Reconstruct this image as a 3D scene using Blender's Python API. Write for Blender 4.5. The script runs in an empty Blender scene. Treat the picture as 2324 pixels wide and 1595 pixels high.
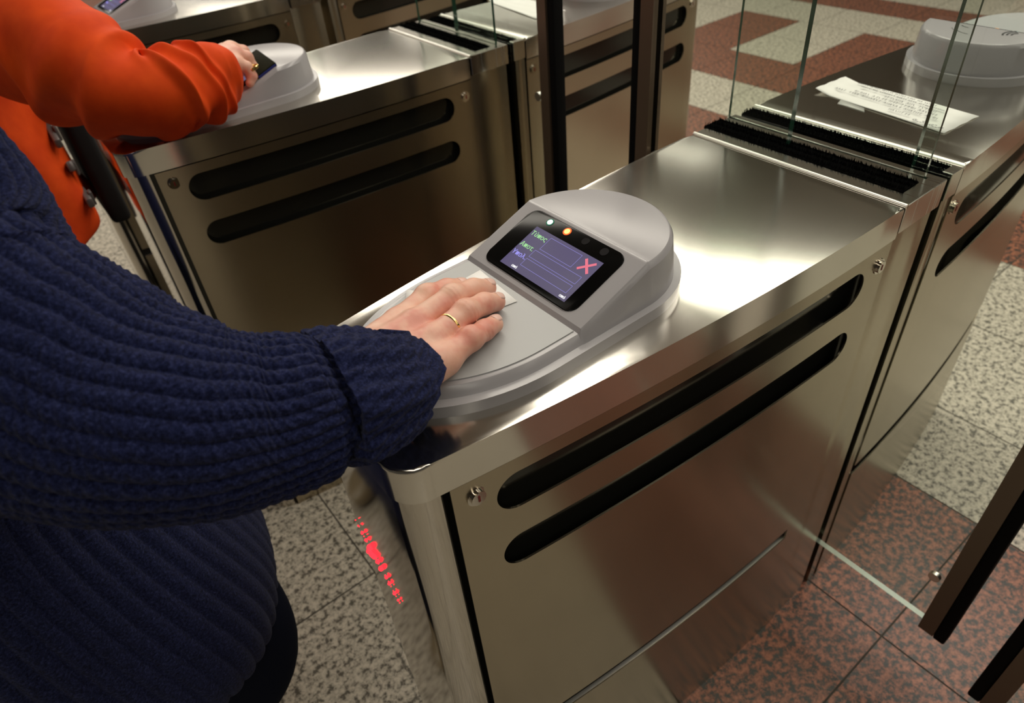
import bpy, bmesh, math, random
import numpy as np
from mathutils import Vector, Matrix, Euler
random.seed(7); np.random.seed(7)
C = bpy.context.scene.collection
S = bpy.context.scene
H = 0.88                      # height of the cabinet tops above the floor

# ------------------------------------------------------------------ camera
cam = bpy.data.cameras.new('camera'); co = bpy.data.objects.new('camera', cam); C.objects.link(co)
cam.sensor_fit = 'HORIZONTAL'; cam.sensor_width = 36.0
cam.lens = 1561.514 / 2324 * 36.0
cam.shift_y = -(797.5 - 774.5) / 2324
def cam_matrix(a, b, c):
    ca, sa, cb, sb, cc, sc = math.cos(a), math.sin(a), math.cos(b), math.sin(b), math.cos(c), math.sin(c)
    Rz = Matrix(((cc, -sc, 0), (sc, cc, 0), (0, 0, 1))); Rx = Matrix(((1, 0, 0), (0, ca, -sa), (0, sa, ca)))
    Ry = Matrix(((cb, 0, sb), (0, 1, 0), (-sb, 0, cb)))
    Ry = Matrix(((cb, -sb, 0), (sb, cb, 0), (0, 0, 1)))
    return (Rz @ Rx @ Ry).to_4x4()
co.matrix_world = Matrix.Translation((-0.73912, -0.43271, 0.40038 + H)) @ cam_matrix(math.radians(50.68136), math.radians(-5.70593), math.radians(-34.674))
cam.clip_start = 0.01
cam.dof.use_dof = True; cam.dof.focus_distance = 0.66; cam.dof.aperture_fstop = 7.0
S.camera = co

# ------------------------------------------------------------------ world, lamps, exposure
w = bpy.data.worlds.new('world'); S.world = w; w.use_nodes = True
bg = w.node_tree.nodes['Background']; bg.inputs[0].default_value = (1.0, .88, .72, 1); bg.inputs[1].default_value = 0.05
S.view_settings.view_transform = 'Standard'; S.view_settings.look = 'None'
S.view_settings.gamma = 1; S.view_settings.use_curve_mapping = False
S.view_settings.exposure = 0.0
def lamp(x, y, z, lx, ly, power, col=(1.0, .93, .80)):
    l = bpy.data.lights.new('ceiling_lamp', 'AREA'); l.shape = 'RECTANGLE'; l.size = lx; l.size_y = ly
    l.energy = power; l.color = col
    o = bpy.data.objects.new('ceiling_lamp', l); C.objects.link(o); o.location = (x, y, z)
    return o
def strip_power(w_, l_, radiance): return math.pi * w_ * l_ * radiance
LAMPS = []
for x_, w_ in ((.80, .55), (2.42, .55)):          # two continuous rows of ceiling tubes above the gates
    for y0, y1, rad in ((-5, -1.3, 2.0), (-1.2, 12, 7.2)):
        LAMPS.append((x_, (y0 + y1) / 2, 2.95, w_, y1 - y0, strip_power(w_, y1 - y0, rad)))
for x_, y0, y1, rad in ((4.6, -5, 1.0, 5.0), (6.2, 4.6, 12, 5.0), (-1.7, -4, 10, 3.2)):  # last row is added fill light for the sloped reader faces
    LAMPS.append((x_, (y0 + y1) / 2, 2.95, .5, y1 - y0, strip_power(.5, y1 - y0, rad)))
for a in LAMPS: lamp(*a)

# ------------------------------------------------------------------ materials
def mat(name, base=(.5, .5, .5), rough=.5, metal=0, **kw):
    m = bpy.data.materials.new(name); m.use_nodes = True
    b = m.node_tree.nodes['Principled BSDF']
    b.inputs['Base Color'].default_value = (*base, 1); b.inputs['Roughness'].default_value = rough; b.inputs['Metallic'].default_value = metal
    for k, v in kw.items(): b.inputs[k.replace('_', ' ')].default_value = v
    return m
def nodes(m):
    nt = m.node_tree; return nt, nt.nodes['Principled BSDF'], nt.nodes.new, nt.links.new
def noise(m, scale, vec=(1, 1, 1), detail=4, rough=.6, coord='Object'):
    nt, b, N, L = nodes(m)
    tc = N('ShaderNodeTexCoord'); mp = N('ShaderNodeMapping'); mp.inputs['Scale'].default_value = vec
    n = N('ShaderNodeTexNoise'); n.inputs['Scale'].default_value = scale; n.inputs['Detail'].default_value = detail; n.inputs['Roughness'].default_value = rough
    L(tc.outputs[coord], mp.inputs[0]); L(mp.outputs[0], n.inputs['Vector']); return n
def ramp(m, src, stops):
    nt, b, N, L = nodes(m); r = N('ShaderNodeValToRGB'); L(src, r.inputs[0])
    e = r.color_ramp.elements
    while len(e) < len(stops): e.new(.5)
    for q, (p, c) in zip(e, stops): q.position = p; q.color = (*c, 1)
    return r
def bump(m, src, strength=.3, dist=.001, prev=None):
    nt, b, N, L = nodes(m); bp = N('ShaderNodeBump'); bp.inputs['Strength'].default_value = strength; bp.inputs['Distance'].default_value = dist
    L(src, bp.inputs['Height'])
    if prev: L(prev.outputs[0], bp.inputs['Normal'])
    L(bp.outputs[0], b.inputs['Normal']); return bp
def steel(name, base, rough, aniso=.7):
    m = mat(name, base, rough, 1.0); nt, b, N, L = nodes(m)
    n = noise(m, 40, (.12, 9, 9), 2); r = N('ShaderNodeMapRange'); L(n.outputs[0], r.inputs[0])
    r.inputs[3].default_value = rough - .004; r.inputs[4].default_value = rough + .006; L(r.outputs[0], b.inputs['Roughness'])
    b.inputs['Anisotropic'].default_value = aniso
    t = N('ShaderNodeTangent'); t.direction_type = 'UV_MAP'; t.uv_map = 'UVMap'; L(t.outputs[0], b.inputs['Tangent'])
    n2 = noise(m, 3.5, (1, 1, 1), 3); c = ramp(m, n2.outputs[0], [(.3, tuple(x * .86 for x in base)), (.7, base)]); L(c.outputs[0], b.inputs['Base Color'])
    n3 = noise(m, 5, (1, 1, 1), 1); bump(m, n3.outputs[0], .03, .004)
    return m
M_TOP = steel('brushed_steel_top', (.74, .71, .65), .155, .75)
M_SIDE = steel('brushed_steel_side', (.46, .40, .30), .24, .5)  # darker than the top steel: dark reflections of the passage put into its colour
M_CHROME = mat('polished_steel', (.62, .58, .52), .10, 1.0)
M_EDGE = mat('bright_steel_edge', (.92, .90, .84), .34, 1.0)
M_DARK = mat('black_gap', (.006, .006, .006), .55)
M_INFILL = mat('dark_gloss_infill', (.032, .032, .026), .12, .6)
M_BRUSH = mat('black_bristle', (.004, .004, .004), 1.0, Specular_IOR_Level=.0)
M_PLASTIC = mat('grey_plastic', (.375, .365, .38), .21)
n = noise(M_PLASTIC, 900, detail=2); bump(M_PLASTIC, n.outputs[0], .06, .0003)
M_PAD = mat('pale_grey_pad', (.40, .41, .415), .36)
n = noise(M_PAD, 700, detail=2); bump(M_PAD, n.outputs[0], .08, .0003)
M_SCREENGLASS = mat('black_screen_glass', (.003, .003, .003), .16, Specular_IOR_Level=.12)
M_PAPER = mat('white_paper', (.90, .89, .87), .7)
M_INK = mat('grey_ink', (.12, .12, .13), .7)
M_BLACKINK = mat('black_ink', (.015, .015, .015), .5)
M_GOLD = mat('gold', (.95, .68, .25), .16, 1.0)
M_FRAME = mat('dark_bronze_frame', (.16, .115, .08), .42, .5)
M_FRAMEBLACK = mat('black_rubber_seal', (.004, .004, .004), .8, Specular_IOR_Level=.1)
def emis(name, col, s):
    m = mat(name, (0, 0, 0), .5); b = m.node_tree.nodes['Principled BSDF']
    b.inputs['Emission Color'].default_value = (*col, 1); b.inputs['Emission Strength'].default_value = s; return m
M_DISPLAY = mat('display_panel', (.01, .01, .01), .3, Specular_IOR_Level=.15)
nt, b, N, L = nodes(M_DISPLAY)
n = noise(M_DISPLAY, 9, detail=1); r = ramp(M_DISPLAY, n.outputs[0], [(.35, (.085, .065, .17)), (.62, (.12, .105, .16))])
L(r.outputs[0], b.inputs['Emission Color']); b.inputs['Emission Strength'].default_value = 1.0
E_GREEN = emis('lit_green_led', (.12, 1, .45), 6); E_GREENHALO = emis('green_led_lens', (.0, .22, .11), .6)
E_WHITE = emis('lit_white_core', (.85, 1, .92), 3)
E_RED = emis('lit_red_led', (1, .08, .01), 2.2); E_REDCORE = emis('lit_orange_core', (1, .45, .12), 2.5)
E_TXTG = emis('green_text', (.42, .88, .38), .8); E_TXTV = emis('violet_text', (.36, .33, .95), .9)
E_TXTW = emis('white_text', (1, 1, 1), 1.1); E_LINE = emis('violet_line', (.24, .22, .62), 1.1); E_X = emis('pink_cross', (.85, .17, .25), .95)
E_REDLINE = emis('red_light_line', (1, .02, .03), 3.0)
M_GLASS = bpy.data.materials.new('clear_glass'); M_GLASS.use_nodes = True
nt = M_GLASS.node_tree; nt.nodes.clear(); N = nt.nodes.new; L = nt.links.new
o_ = N('ShaderNodeOutputMaterial'); mx = N('ShaderNodeMixShader'); tr = N('ShaderNodeBsdfTransparent'); gl = N('ShaderNodeBsdfGlossy'); fr = N('ShaderNodeFresnel')
tr.inputs[0].default_value = (.93, .955, .93, 1); gl.inputs['Roughness'].default_value = .01; gl.inputs[0].default_value = (.85, .92, .88, 1); fr.inputs[0].default_value = 1.45
gm = N('ShaderNodeNewGeometry'); ml = N('ShaderNodeMath'); ml.operation = 'SUBTRACT'; ml.inputs[0].default_value = 1; L(gm.outputs['Backfacing'], ml.inputs[1]); mm = N('ShaderNodeMath'); mm.operation = 'MULTIPLY'; L(ml.outputs[0], mm.inputs[0]); L(fr.outputs[0], mm.inputs[1]); L(mm.outputs[0], mx.inputs[0]); L(tr.outputs[0], mx.inputs[1]); L(gl.outputs[0], mx.inputs[2]); L(mx.outputs[0], o_.inputs[0])
M_GLASSEDGE = mat('green_glass_edge', (.018, .055, .035), .12, 0)
M_GLASSLIT = mat('lit_glass_edge', (.34, .38, .34), .25, .4)  # highlight along the pane's bottom edge, painted in as a paler glass colour
M_SKIN = mat('skin', (.76, .47, .35), .45); nt, b, N, L = nodes(M_SKIN)
n = noise(M_SKIN, 32, detail=3); r = ramp(M_SKIN, n.outputs[0], [(.34, (.70, .28, .21)), (.5, (.78, .42, .31)), (.7, (.83, .53, .40))]); L(r.outputs[0], b.inputs['Base Color'])
b.inputs['Subsurface Weight'].default_value = .15; b.inputs['Subsurface Radius'].default_value = (.006, .002, .001); b.inputs['Subsurface Scale'].default_value = .6
n2 = noise(M_SKIN, 420, detail=3); b1 = bump(M_SKIN, n2.outputs[0], .22, .0005)
n3 = noise(M_SKIN, 110, (1, .35, 1), 2); bump(M_SKIN, n3.outputs[0], .25, .0012, b1)
M_NAIL = mat('fingernail', (.80, .53, .45), .28)
M_WOOL = mat('navy_wool', (.022, .030, .085), .95); nt, b, N, L = nodes(M_WOOL)
n = noise(M_WOOL, 400, detail=5, rough=.75); r = ramp(M_WOOL, n.outputs[0], [(.36, (.003, .004, .017)), (.54, (.013, .018, .066)), (.74, (.042, .052, .15))]); L(r.outputs[0], b.inputs['Base Color'])
bump(M_WOOL, n.outputs[0], .8, .0013); b.inputs['Sheen Weight'].default_value = .06; b.inputs['Sheen Roughness'].default_value = .5; b.inputs['Specular IOR Level'].default_value = .08
M_DENIM = mat('dark_navy_trousers', (.004, .006, .016), .95, Specular_IOR_Level=.1)
n = noise(M_DENIM, 500, detail=3); bump(M_DENIM, n.outputs[0], .3, .0006)
M_ORANGE = mat('orange_cloth', (.78, .07, .006), .75); nt, b, N, L = nodes(M_ORANGE)
n = noise(M_ORANGE, 14, detail=4); r = ramp(M_ORANGE, n.outputs[0], [(.3, (.60, .045, .004)), (.7, (.82, .085, .008))]); L(r.outputs[0], b.inputs['Base Color'])
n2 = noise(M_ORANGE, 900, detail=2); bump(M_ORANGE, n2.outputs[0], .2, .0004); b.inputs['Specular IOR Level'].default_value = .15
M_BLACKCLOTH = mat('black_cloth', (.004, .004, .005), .9)
M_SHOE = mat('beige_leather', (.20, .155, .09), .4)
M_HAIR = mat('dark_hair', (.02, .013, .008), .5)
M_STRIPE = mat('grey_striped_cloth', (.3, .27, .25), .8); nt, b, N, L = nodes(M_STRIPE)
tc = N('ShaderNodeTexCoord'); wv = N('ShaderNodeTexWave'); wv.bands_direction = 'Z'; wv.inputs['Scale'].default_value = 36; wv.inputs['Distortion'].default_value = 1.5
L(tc.outputs['Object'], wv.inputs['Vector']); r = ramp(M_STRIPE, wv.outputs[0], [(.35, (.10, .075, .06)), (.6, (.36, .32, .30))]); L(r.outputs[0], b.inputs['Base Color'])
def granite(name, a, bcol, cdark, scale, sh=0):
    m = mat(name, a, .32); nt, b, N, L = nodes(m)
    n1 = noise(m, scale, detail=3, rough=.7); r1 = ramp(m, n1.outputs[0], [(.40 + sh, cdark), (.47 + sh, bcol), (.60 + sh, a)])
    n2 = noise(m, scale * 2.3, detail=3, rough=.6); r2 = ramp(m, n2.outputs[0], [(.30, (.35, .35, .35)), (.44, (1, 1, 1))])
    mx = N('ShaderNodeMix'); mx.data_type = 'RGBA'; mx.blend_type = 'MULTIPLY'; mx.inputs[0].default_value = .75
    L(r1.outputs[0], mx.inputs[6]); L(r2.outputs[0], mx.inputs[7]); L(mx.outputs[2], b.inputs['Base Color'])
    return m
M_WHITEGR = granite('white_granite', (.66, .60, .50), (.44, .40, .33), (.12, .11, .09), 78)
M_REDGR = granite('red_granite', (.42, .155, .090), (.20, .080, .050), (.034, .033, .031), 78, .03)
M_GROUT = mat('grout', (.07, .062, .05), .9)
M_CEIL = mat('dark_ceiling', (.26, .24, .21), .9)

# ------------------------------------------------------------------ mesh helpers
def uvbox(me):
    uv = me.uv_layers.new(name='UVMap') if not me.uv_layers else me.uv_layers[0]
    nl = len(me.loops); vi = np.empty(nl, np.int32); me.loops.foreach_get('vertex_index', vi)
    cs = np.empty(len(me.vertices) * 3, np.float32); me.vertices.foreach_get('co', cs); cs = cs.reshape(-1, 3)
    ln = np.empty(len(me.polygons), np.int32); me.polygons.foreach_get('loop_total', ln)
    nr = np.empty(len(me.polygons) * 3, np.float32); me.polygons.foreach_get('normal', nr); nr = np.repeat(np.abs(nr.reshape(-1, 3)), ln, 0)
    P = cs[vi]; out = np.stack([P[:, 1], P[:, 0]], 1)                 # flat tops: u along y
    sd = nr[:, 2] < .7; out[sd] = np.stack([P[:, 2], P[:, 0] + P[:, 1]], 1)[sd]    # sides: u along z
    uv.data.foreach_set('uv', out.astype(np.float32).ravel())
def link(name, me, m=None, parent=None, smooth=True, ang=35):
    if m is not None and not me.materials: me.materials.append(m)
    o = bpy.data.objects.new(name, me); C.objects.link(o)
    if parent: o.parent = parent
    if smooth and len(me.polygons):
        me.polygons.foreach_set('use_smooth', [True] * len(me.polygons))
        try: me.set_sharp_from_angle(angle=math.radians(ang))
        except Exception: pass
    me.update()
    return o
def mk(name, verts, faces, m=None, parent=None, smooth=True, ang=35, uv=False):
    me = bpy.data.meshes.new(name); me.from_pydata([tuple(map(float, v)) for v in verts], [], [tuple(map(int, f)) for f in faces]); me.validate()
    if uv: uvbox(me)
    return link(name, me, m, parent, smooth, ang)
def frombm(name, bm, m=None, parent=None, smooth=True, ang=35, uv=False):
    me = bpy.data.meshes.new(name); bmesh.ops.recalc_face_normals(bm, faces=bm.faces); bm.to_mesh(me); bm.free()
    if uv: uvbox(me)
    return link(name, me, m, parent, smooth, ang)
def add_prism(bm, outline, z0, z1, bev=0, seg=3, both=False):
    vb = [bm.verts.new((x, y, z0)) for x, y in outline]; vt = [bm.verts.new((x, y, z1)) for x, y in outline]
    n = len(outline); fs = [bm.faces.new(vb[::-1]), bm.faces.new(vt)]
    for i in range(n): fs.append(bm.faces.new((vb[i], vb[(i + 1) % n], vt[(i + 1) % n], vt[i])))
    if bev:
        es = [e for e in fs[1].edges] + ([e for e in fs[0].edges] if both else [])
        bmesh.ops.bevel(bm, geom=es, offset=bev, segments=seg, affect='EDGES', profile=.5)
def add_box(bm, c, s, bev=0, seg=2, rot=None):
    r = bmesh.ops.create_cube(bm, size=1)
    vs = r['verts']
    for v in vs: v.co = Vector((v.co.x * s[0], v.co.y * s[1], v.co.z * s[2]))
    if bev:
        es = list({e for v in vs for e in v.link_edges}); q = bmesh.ops.bevel(bm, geom=es, offset=bev, segments=seg, affect='EDGES', profile=.5)
        vs = list({v for f in q['faces'] for v in f.verts} | {v for v in vs if v.is_valid})
    for v in vs:
        p = Vector(v.co)
        if rot: p = rot @ p
        v.co = p + Vector(c)
def add_cyl(bm, c, r, h, axis='Z', seg=24, r2=None, bev=0):
    q = bmesh.ops.create_cone(bm, cap_ends=True, segments=seg, radius1=r, radius2=r if r2 is None else r2, depth=h)
    vs = q['verts']
    rot = {'Z': Matrix.Identity(3), 'Y': Matrix.Rotation(math.pi / 2, 3, 'X'), 'X': Matrix.Rotation(math.pi / 2, 3, 'Y')}[axis]
    for v in vs: v.co = rot @ v.co + Vector(c)
def empty(name, loc, label=None, cat=None, group=None):
    o = bpy.data.objects.new(name, None); o.empty_display_size = .1; C.objects.link(o); o.location = loc
    tag(o, label, cat, group); return o
def tag(o, label=None, cat=None, group=None, kind=None):
    if label: o['label'] = label
    if cat: o['category'] = cat
    if group: o['group'] = group
    if kind: o['kind'] = kind
    return o
def copy_tree(o, parent=None):
    c = o.copy(); C.objects.link(c); c.parent = parent
    for ch in [q for q in bpy.data.objects if q.parent == o]: copy_tree(ch, c)
    return c

# ------------------------------------------------------------------ floor and ceiling
XL = [-4.6, -4.23, -3.86, -3.49, -3.12, -2.75, -2.38, -2.01, -1.64, -1.27, -.91, -.54, -.256, .117, .487, .76, 1.133, 1.503, 1.875, 2.26, 2.64, 2.98, 3.31, 3.68, 3.98, 4.35, 4.72, 5.09, 5.46, 5.83, 6.2, 6.57, 6.94, 7.31, 7.7, 8.1, 8.5]
YL = [-.297 + .3735 * k for k in range(-12, 30)]
def is_red(x, y):
    if -.256 <= x < .487: return True
    if 1.503 <= x < 1.875: return True
    if 2.26 <= x < 2.64: return True
    if 2.64 <= x < 3.31: return int(math.floor((y - 1.62) / .41)) % 2 != 0
    if 3.68 <= x < 3.98: return True
    if 4.72 <= x < 5.09: return True
    if x > 5.4 and int((x - 5.4) / .74) % 2: return True
    return False
YT = YL
bm = bmesh.new(); GR = .0017
for i in range(len(XL) - 1):
    ys = YT if not (2.64 <= XL[i] < 3.31 - 1e-6) else [1.62 + .41 * k for k in range(-14, 20)]
    for j in range(len(ys) - 1):
        x0, x1, y0, y1 = XL[i] + GR, XL[i + 1] - GR, ys[j] + GR, ys[j + 1] - GR
        vs = [bm.verts.new(p) for p in ((x0, y0, 0), (x1, y0, 0), (x1, y1, 0), (x0, y1, 0))]
        f = bm.faces.new(vs); f.material_index = 1 if is_red((x0 + x1) / 2, (y0 + y1) / 2) else 0
vs = [bm.verts.new(p) for p in ((XL[0], -6, -.0015), (XL[-1], -6, -.0015), (XL[-1], 12, -.0015), (XL[0], 12, -.0015))]
f = bm.faces.new(vs); f.material_index = 2
me = bpy.data.meshes.new('floor'); bm.to_mesh(me); bm.free()
for m in (M_WHITEGR, M_REDGR, M_GROUT): me.materials.append(m)
tag(link('floor', me, None, None, False), 'floor of speckled white and red granite tiles in stepped bands', 'floor', kind='structure')
bm = bmesh.new(); add_box(bm, (2, 3, 3.05), (14, 18, .1)); tag(frombm('ceiling', bm, M_CEIL, smooth=False), 'dark plain ceiling above the gates, out of the picture', 'ceiling', kind='structure')

# ------------------------------------------------------------------ gate cabinets
def hw(x): return .15 - .1285 * (x - .006) ** 2
def outline(x0, x1, inset=0, r0=0, r1=0, n=26):
    """plan outline (counter-clockwise) of the bowed cabinet between x0 and x1, corners rounded by r0 / r1"""
    pts = []
    xa, xb = x0 + r0, x1 - r1
    xs = [xa + (xb - xa) * i / n for i in range(n + 1)]
    right = [(x, -(hw(x) - inset)) for x in xs]
    if r1:
        yb = hw(xb) - inset; right += [(xb + r1 * math.sin(t), -(yb - r1 + r1 * math.cos(t))) for t in [math.pi / 2 * k / 7 for k in range(1, 8)]]
    left = [(x, -y) for x, y in right][::-1]
    pts = right + left
    if r0:
        ya = hw(xa) - inset; pts += [(xa - r0 * math.sin(t), (ya - r0 + r0 * math.cos(t))) for t in [math.pi / 2 * k / 7 for k in range(1, 8)]]
        pts += [(xa - r0 * math.sin(t), -(ya - r0 + r0 * math.cos(t))) for t in [math.pi / 2 * k / 7 for k in range(7, 0, -1)]]
    return pts
def band(bm, o, z0, z1):
    add_prism(bm, o, z0, z1)
def side_panel(parent, side, xa, xb, slots, z0, z1, name='side_panel'):
    """pressed steel side sheet with long rounded slots; slots = [(xl, xr, zc, r)]"""
    xs = set([xa, xb]) | {xa + (xb - xa) * k / 40 for k in range(41)}
    for xl, xr, zc, r in slots:
        for k in range(0, 13):
            t = math.pi / 2 * k / 12
            xs.add(xl + r - r * math.cos(t)); xs.add(xr - r + r * math.cos(t))
    xs = sorted(xs); xs = [x for i, x in enumerate(xs) if i == 0 or x - xs[i - 1] > 1e-5]
    bm = bmesh.new(); cols = []
    for x in xs:
        zz = [z1]
        for xl, xr, zc, r in slots:
            s = 0
            if xl <= x <= xr:
                dx = max(0, xl + r - x, x - (xr - r)); s = math.sqrt(max(0, r * r - dx * dx))
            zz += [zc + s, zc - s]
        zz.append(z0)
        y = side * (hw(x) - .004)
        cols.append([bm.verts.new((x, y, z)) for z in zz])
    for a, b in zip(cols, cols[1:]):
        for k in range(0, len(a), 2):
            bm.faces.new((a[k], b[k], b[k + 1], a[k + 1]))
    bmesh.ops.remove_doubles(bm, verts=bm.verts, dist=1e-6)
    bmesh.ops.solidify(bm, geom=bm.faces, thickness=.0022 * 1)
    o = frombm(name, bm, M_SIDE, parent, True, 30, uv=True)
    return o
def lock(parent, x, side, z):
    y = side * (hw(x) - .004)
    bm = bmesh.new(); add_cyl(bm, (x, y + side * .001, z), .0098, .0046, 'Y', 28); add_cyl(bm, (x, y + side * .0035, z), .0074, .0052, 'Y', 28)
    o = frombm('lock', bm, M_CHROME, parent)
    b2 = bmesh.new(); add_box(b2, (x, y + side * .0062, z), (.0020, .0008, .0070)); frombm('keyway', b2, M_KEY, o, False)
M_KEY = mat('red_keyway', (.18, .012, .01), .4)
def bristles(parent, x0, x1, ya, yb, z0, name='brush_strip'):
    bm = bmesh.new()
    add_box(bm, ((x0 + x1) / 2, (ya + yb) / 2, z0 - .012), (x1 - x0, yb - ya, .024))
    rnd = random.Random(3)
    for side_x, tilt in ((x0 + .002, 1), (x1 - .002, -1), ((x0 + x1) / 2, .3)):
        k = int((yb - ya) / .0016)
        for i in range(k):
            for j in range(3):
                y = ya + (yb - ya) * (i + rnd.random()) / k; x = side_x + rnd.uniform(-.003, .003)
                hgt = rnd.uniform(.002, .0065); dx = tilt * rnd.uniform(.001, .006); wv_ = .0009
                p = [(x, y - wv_, z0 - .001), (x, y + wv_, z0 - .001), (x + dx, y + rnd.uniform(-.002, .002), z0 + hgt)]
                bm.faces.new([bm.verts.new(q) for q in p])
    return frombm(name, bm, M_BRUSH, parent, False)
def cabinet_front(yc, label, seed=0):
    root = empty('gate_cabinet', (0, yc, 0), label, 'ticket gate cabinet', 'steel ticket gate cabinets')
    # steel lid over the reader with its folded rim
    bm = bmesh.new(); add_prism(bm, outline(-.628, -.0012, 0, .030, 0), H - .040, H, .0042, 4)
    frombm('lid', bm, M_TOP, root, True, 40, uv=True)
    # slotted end plate in strips
    bm = bmesh.new()
    def strip(xa, xb, ya, yb, z0=H - .036, bev=.0008):
        add_box(bm, ((xa + xb) / 2, (ya + yb) / 2, (z0 + H) / 2), (xb - xa, yb - ya, H - z0), bev, 1)
    W_ = hw(.04)
    strip(.0035, .028, -W_, W_); strip(.063, .0765, -W_, W_); strip(.0815, .092, -W_, W_)
    strip(.028, .063, -W_, -.131); strip(.0765, .0815, -W_, -.132); strip(.0765, .0815, .150, W_)
    frombm('slotted_end_plate', bm, M_TOP, root, False, uv=True)
    bm = bmesh.new(); add_cyl(bm, (.0035, 0, H - .0012), .0032, 2 * W_, 'Y', 16); frombm('joint_bead', bm, M_EDGE, root)
    bristles(root, .028, .063, -.131, .153, H + .001)
    # carcass
    bm = bmesh.new(); add_prism(bm, outline(-.6245, -.594, .004, .030, 0, 6), .0, H - .0402); frombm('nose_column', bm, M_CHROME, root, True, 40, uv=True)
    bm = bmesh.new(); add_prism(bm, outline(-.5935, .004, .016, 0, 0), .03, H - .042); frombm('core', bm, M_INFILL, root, True, 40)
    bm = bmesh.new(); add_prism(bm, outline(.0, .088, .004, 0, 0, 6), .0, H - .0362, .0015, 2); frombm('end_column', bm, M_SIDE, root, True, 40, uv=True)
    for s in (-1, 1):
        side_panel(root, s, -.5865, -.0015, [(-.547, -.045, H - .083, .0235), (-.548, -.044, H - .168, .0225)], H - .549, H - .0425)
        side_panel(root, s, -.5865, -.0015, [], .0, H - .572, 'kick_panel')
        side_panel(root, s, -.052, -.0015, [], H - .573, H - .548, 'slit_end')
        bm = bmesh.new(); xs = [-.586 + .534 * k / 24 for k in range(25)]
        vv = [[bm.verts.new((x, s * (hw(x) - yy), H - zz)) for yy, zz in ((.0035, .5735), (.0032, .5715), (.0085, .5712), (.0085, .5735))] for x in xs]
        for a_, b_ in zip(vv, vv[1:]):
            for k in range(4): bm.faces.new((a_[k], b_[k], b_[(k + 1) % 4], a_[(k + 1) % 4]))
        frombm('slit_lip', bm, M_EDGE, root, False)
        lock(root, -.565, s, H - .064); lock(root, -.018, s, H - .070)
    bm = bmesh.new(); add_prism(bm, outline(-.5930, .0, .0105, 0, 0), H - .575, H - .545); frombm('slit_recess', bm, M_DARK, root, True, 40)
    return root
def cabinet_rear(yc, label):
    root = empty('gate_cabinet', (.45, yc, 0), label, 'ticket gate cabinet', 'steel ticket gate cabinets')
    off = Vector((-.45, 0, 0))
    def fin(o): o.location = off; return o
    bm = bmesh.new(); add_prism(bm, outline(.1385, .762, 0, 0, .028), H - .040, H, .0042, 4); fin(frombm('lid', bm, M_TOP, root, True, 40, uv=True))
    W_ = hw(.12); bm = bmesh.new()
    add_box(bm, (.1315, 0, H - .018), (.008, 2 * W_, .036), .0008, 1); add_box(bm, (.118, -W_ + .006, H - .018), (.022, .012, .036), .0008, 1)
    fin(frombm('slotted_end_plate', bm, M_TOP, root, False, uv=True))
    bm = bmesh.new(); add_cyl(bm, (.1365, 0, H - .0012), .0032, 2 * W_, 'Y', 16); fin(frombm('joint_bead', bm, M_EDGE, root))
    fin(bristles(root, .102, .1275, -.136, .146, H - .001))
    bm = bmesh.new(); add_prism(bm, outline(.112, .136, .004, 0, 0, 4), 0, H - .0362, .0015, 2); fin(frombm('end_column', bm, M_SIDE, root, True, 40, uv=True))
    bm = bmesh.new(); add_prism(bm, outline(.1365, .73, .014, 0, 0), .02, H - .041); fin(frombm('core', bm, M_INFILL, root, True, 40))
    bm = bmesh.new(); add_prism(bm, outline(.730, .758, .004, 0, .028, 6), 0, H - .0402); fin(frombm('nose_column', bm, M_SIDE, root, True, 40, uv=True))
    for s in (-1, 1):
        fin(side_panel(root, s, .139, .729, [(.179, .690, H - .083, .0235), (.180, .690, H - .168, .0225)], H - .549, H - .0425))
        fin(side_panel(root, s, .139, .729, [], 0, H - .572, 'kick_panel'))
        for x in (.156, .712):
            lock(root, x, s, H - .064)
    for q in [q for q in bpy.data.objects if q.parent == root and q.name.startswith('lock')]: q.location = off
    return root
SP = .8336
cab = {}
cab['m'] = cabinet_front(0, 'brushed steel gate cabinet in the foreground under the navy sleeve and hand')
cab['mr'] = cabinet_rear(0, 'steel gate cabinet at right with a paper notice taped on its lid')
cab['l'] = cabinet_front(SP, 'steel gate cabinet whose lid carries the reader touched by the orange sleeved person')
cab['lr'] = cabinet_rear(SP, 'steel gate cabinet behind the two dark glass gate posts with paper on its lid')
cab['b'] = cabinet_front(2 * SP, 'farthest steel gate cabinet, at the top left edge, front half with reader')
cab['br'] = cabinet_rear(2 * SP, 'steel gate cabinet at the top edge, rear half mostly cut off by the frame')

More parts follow.
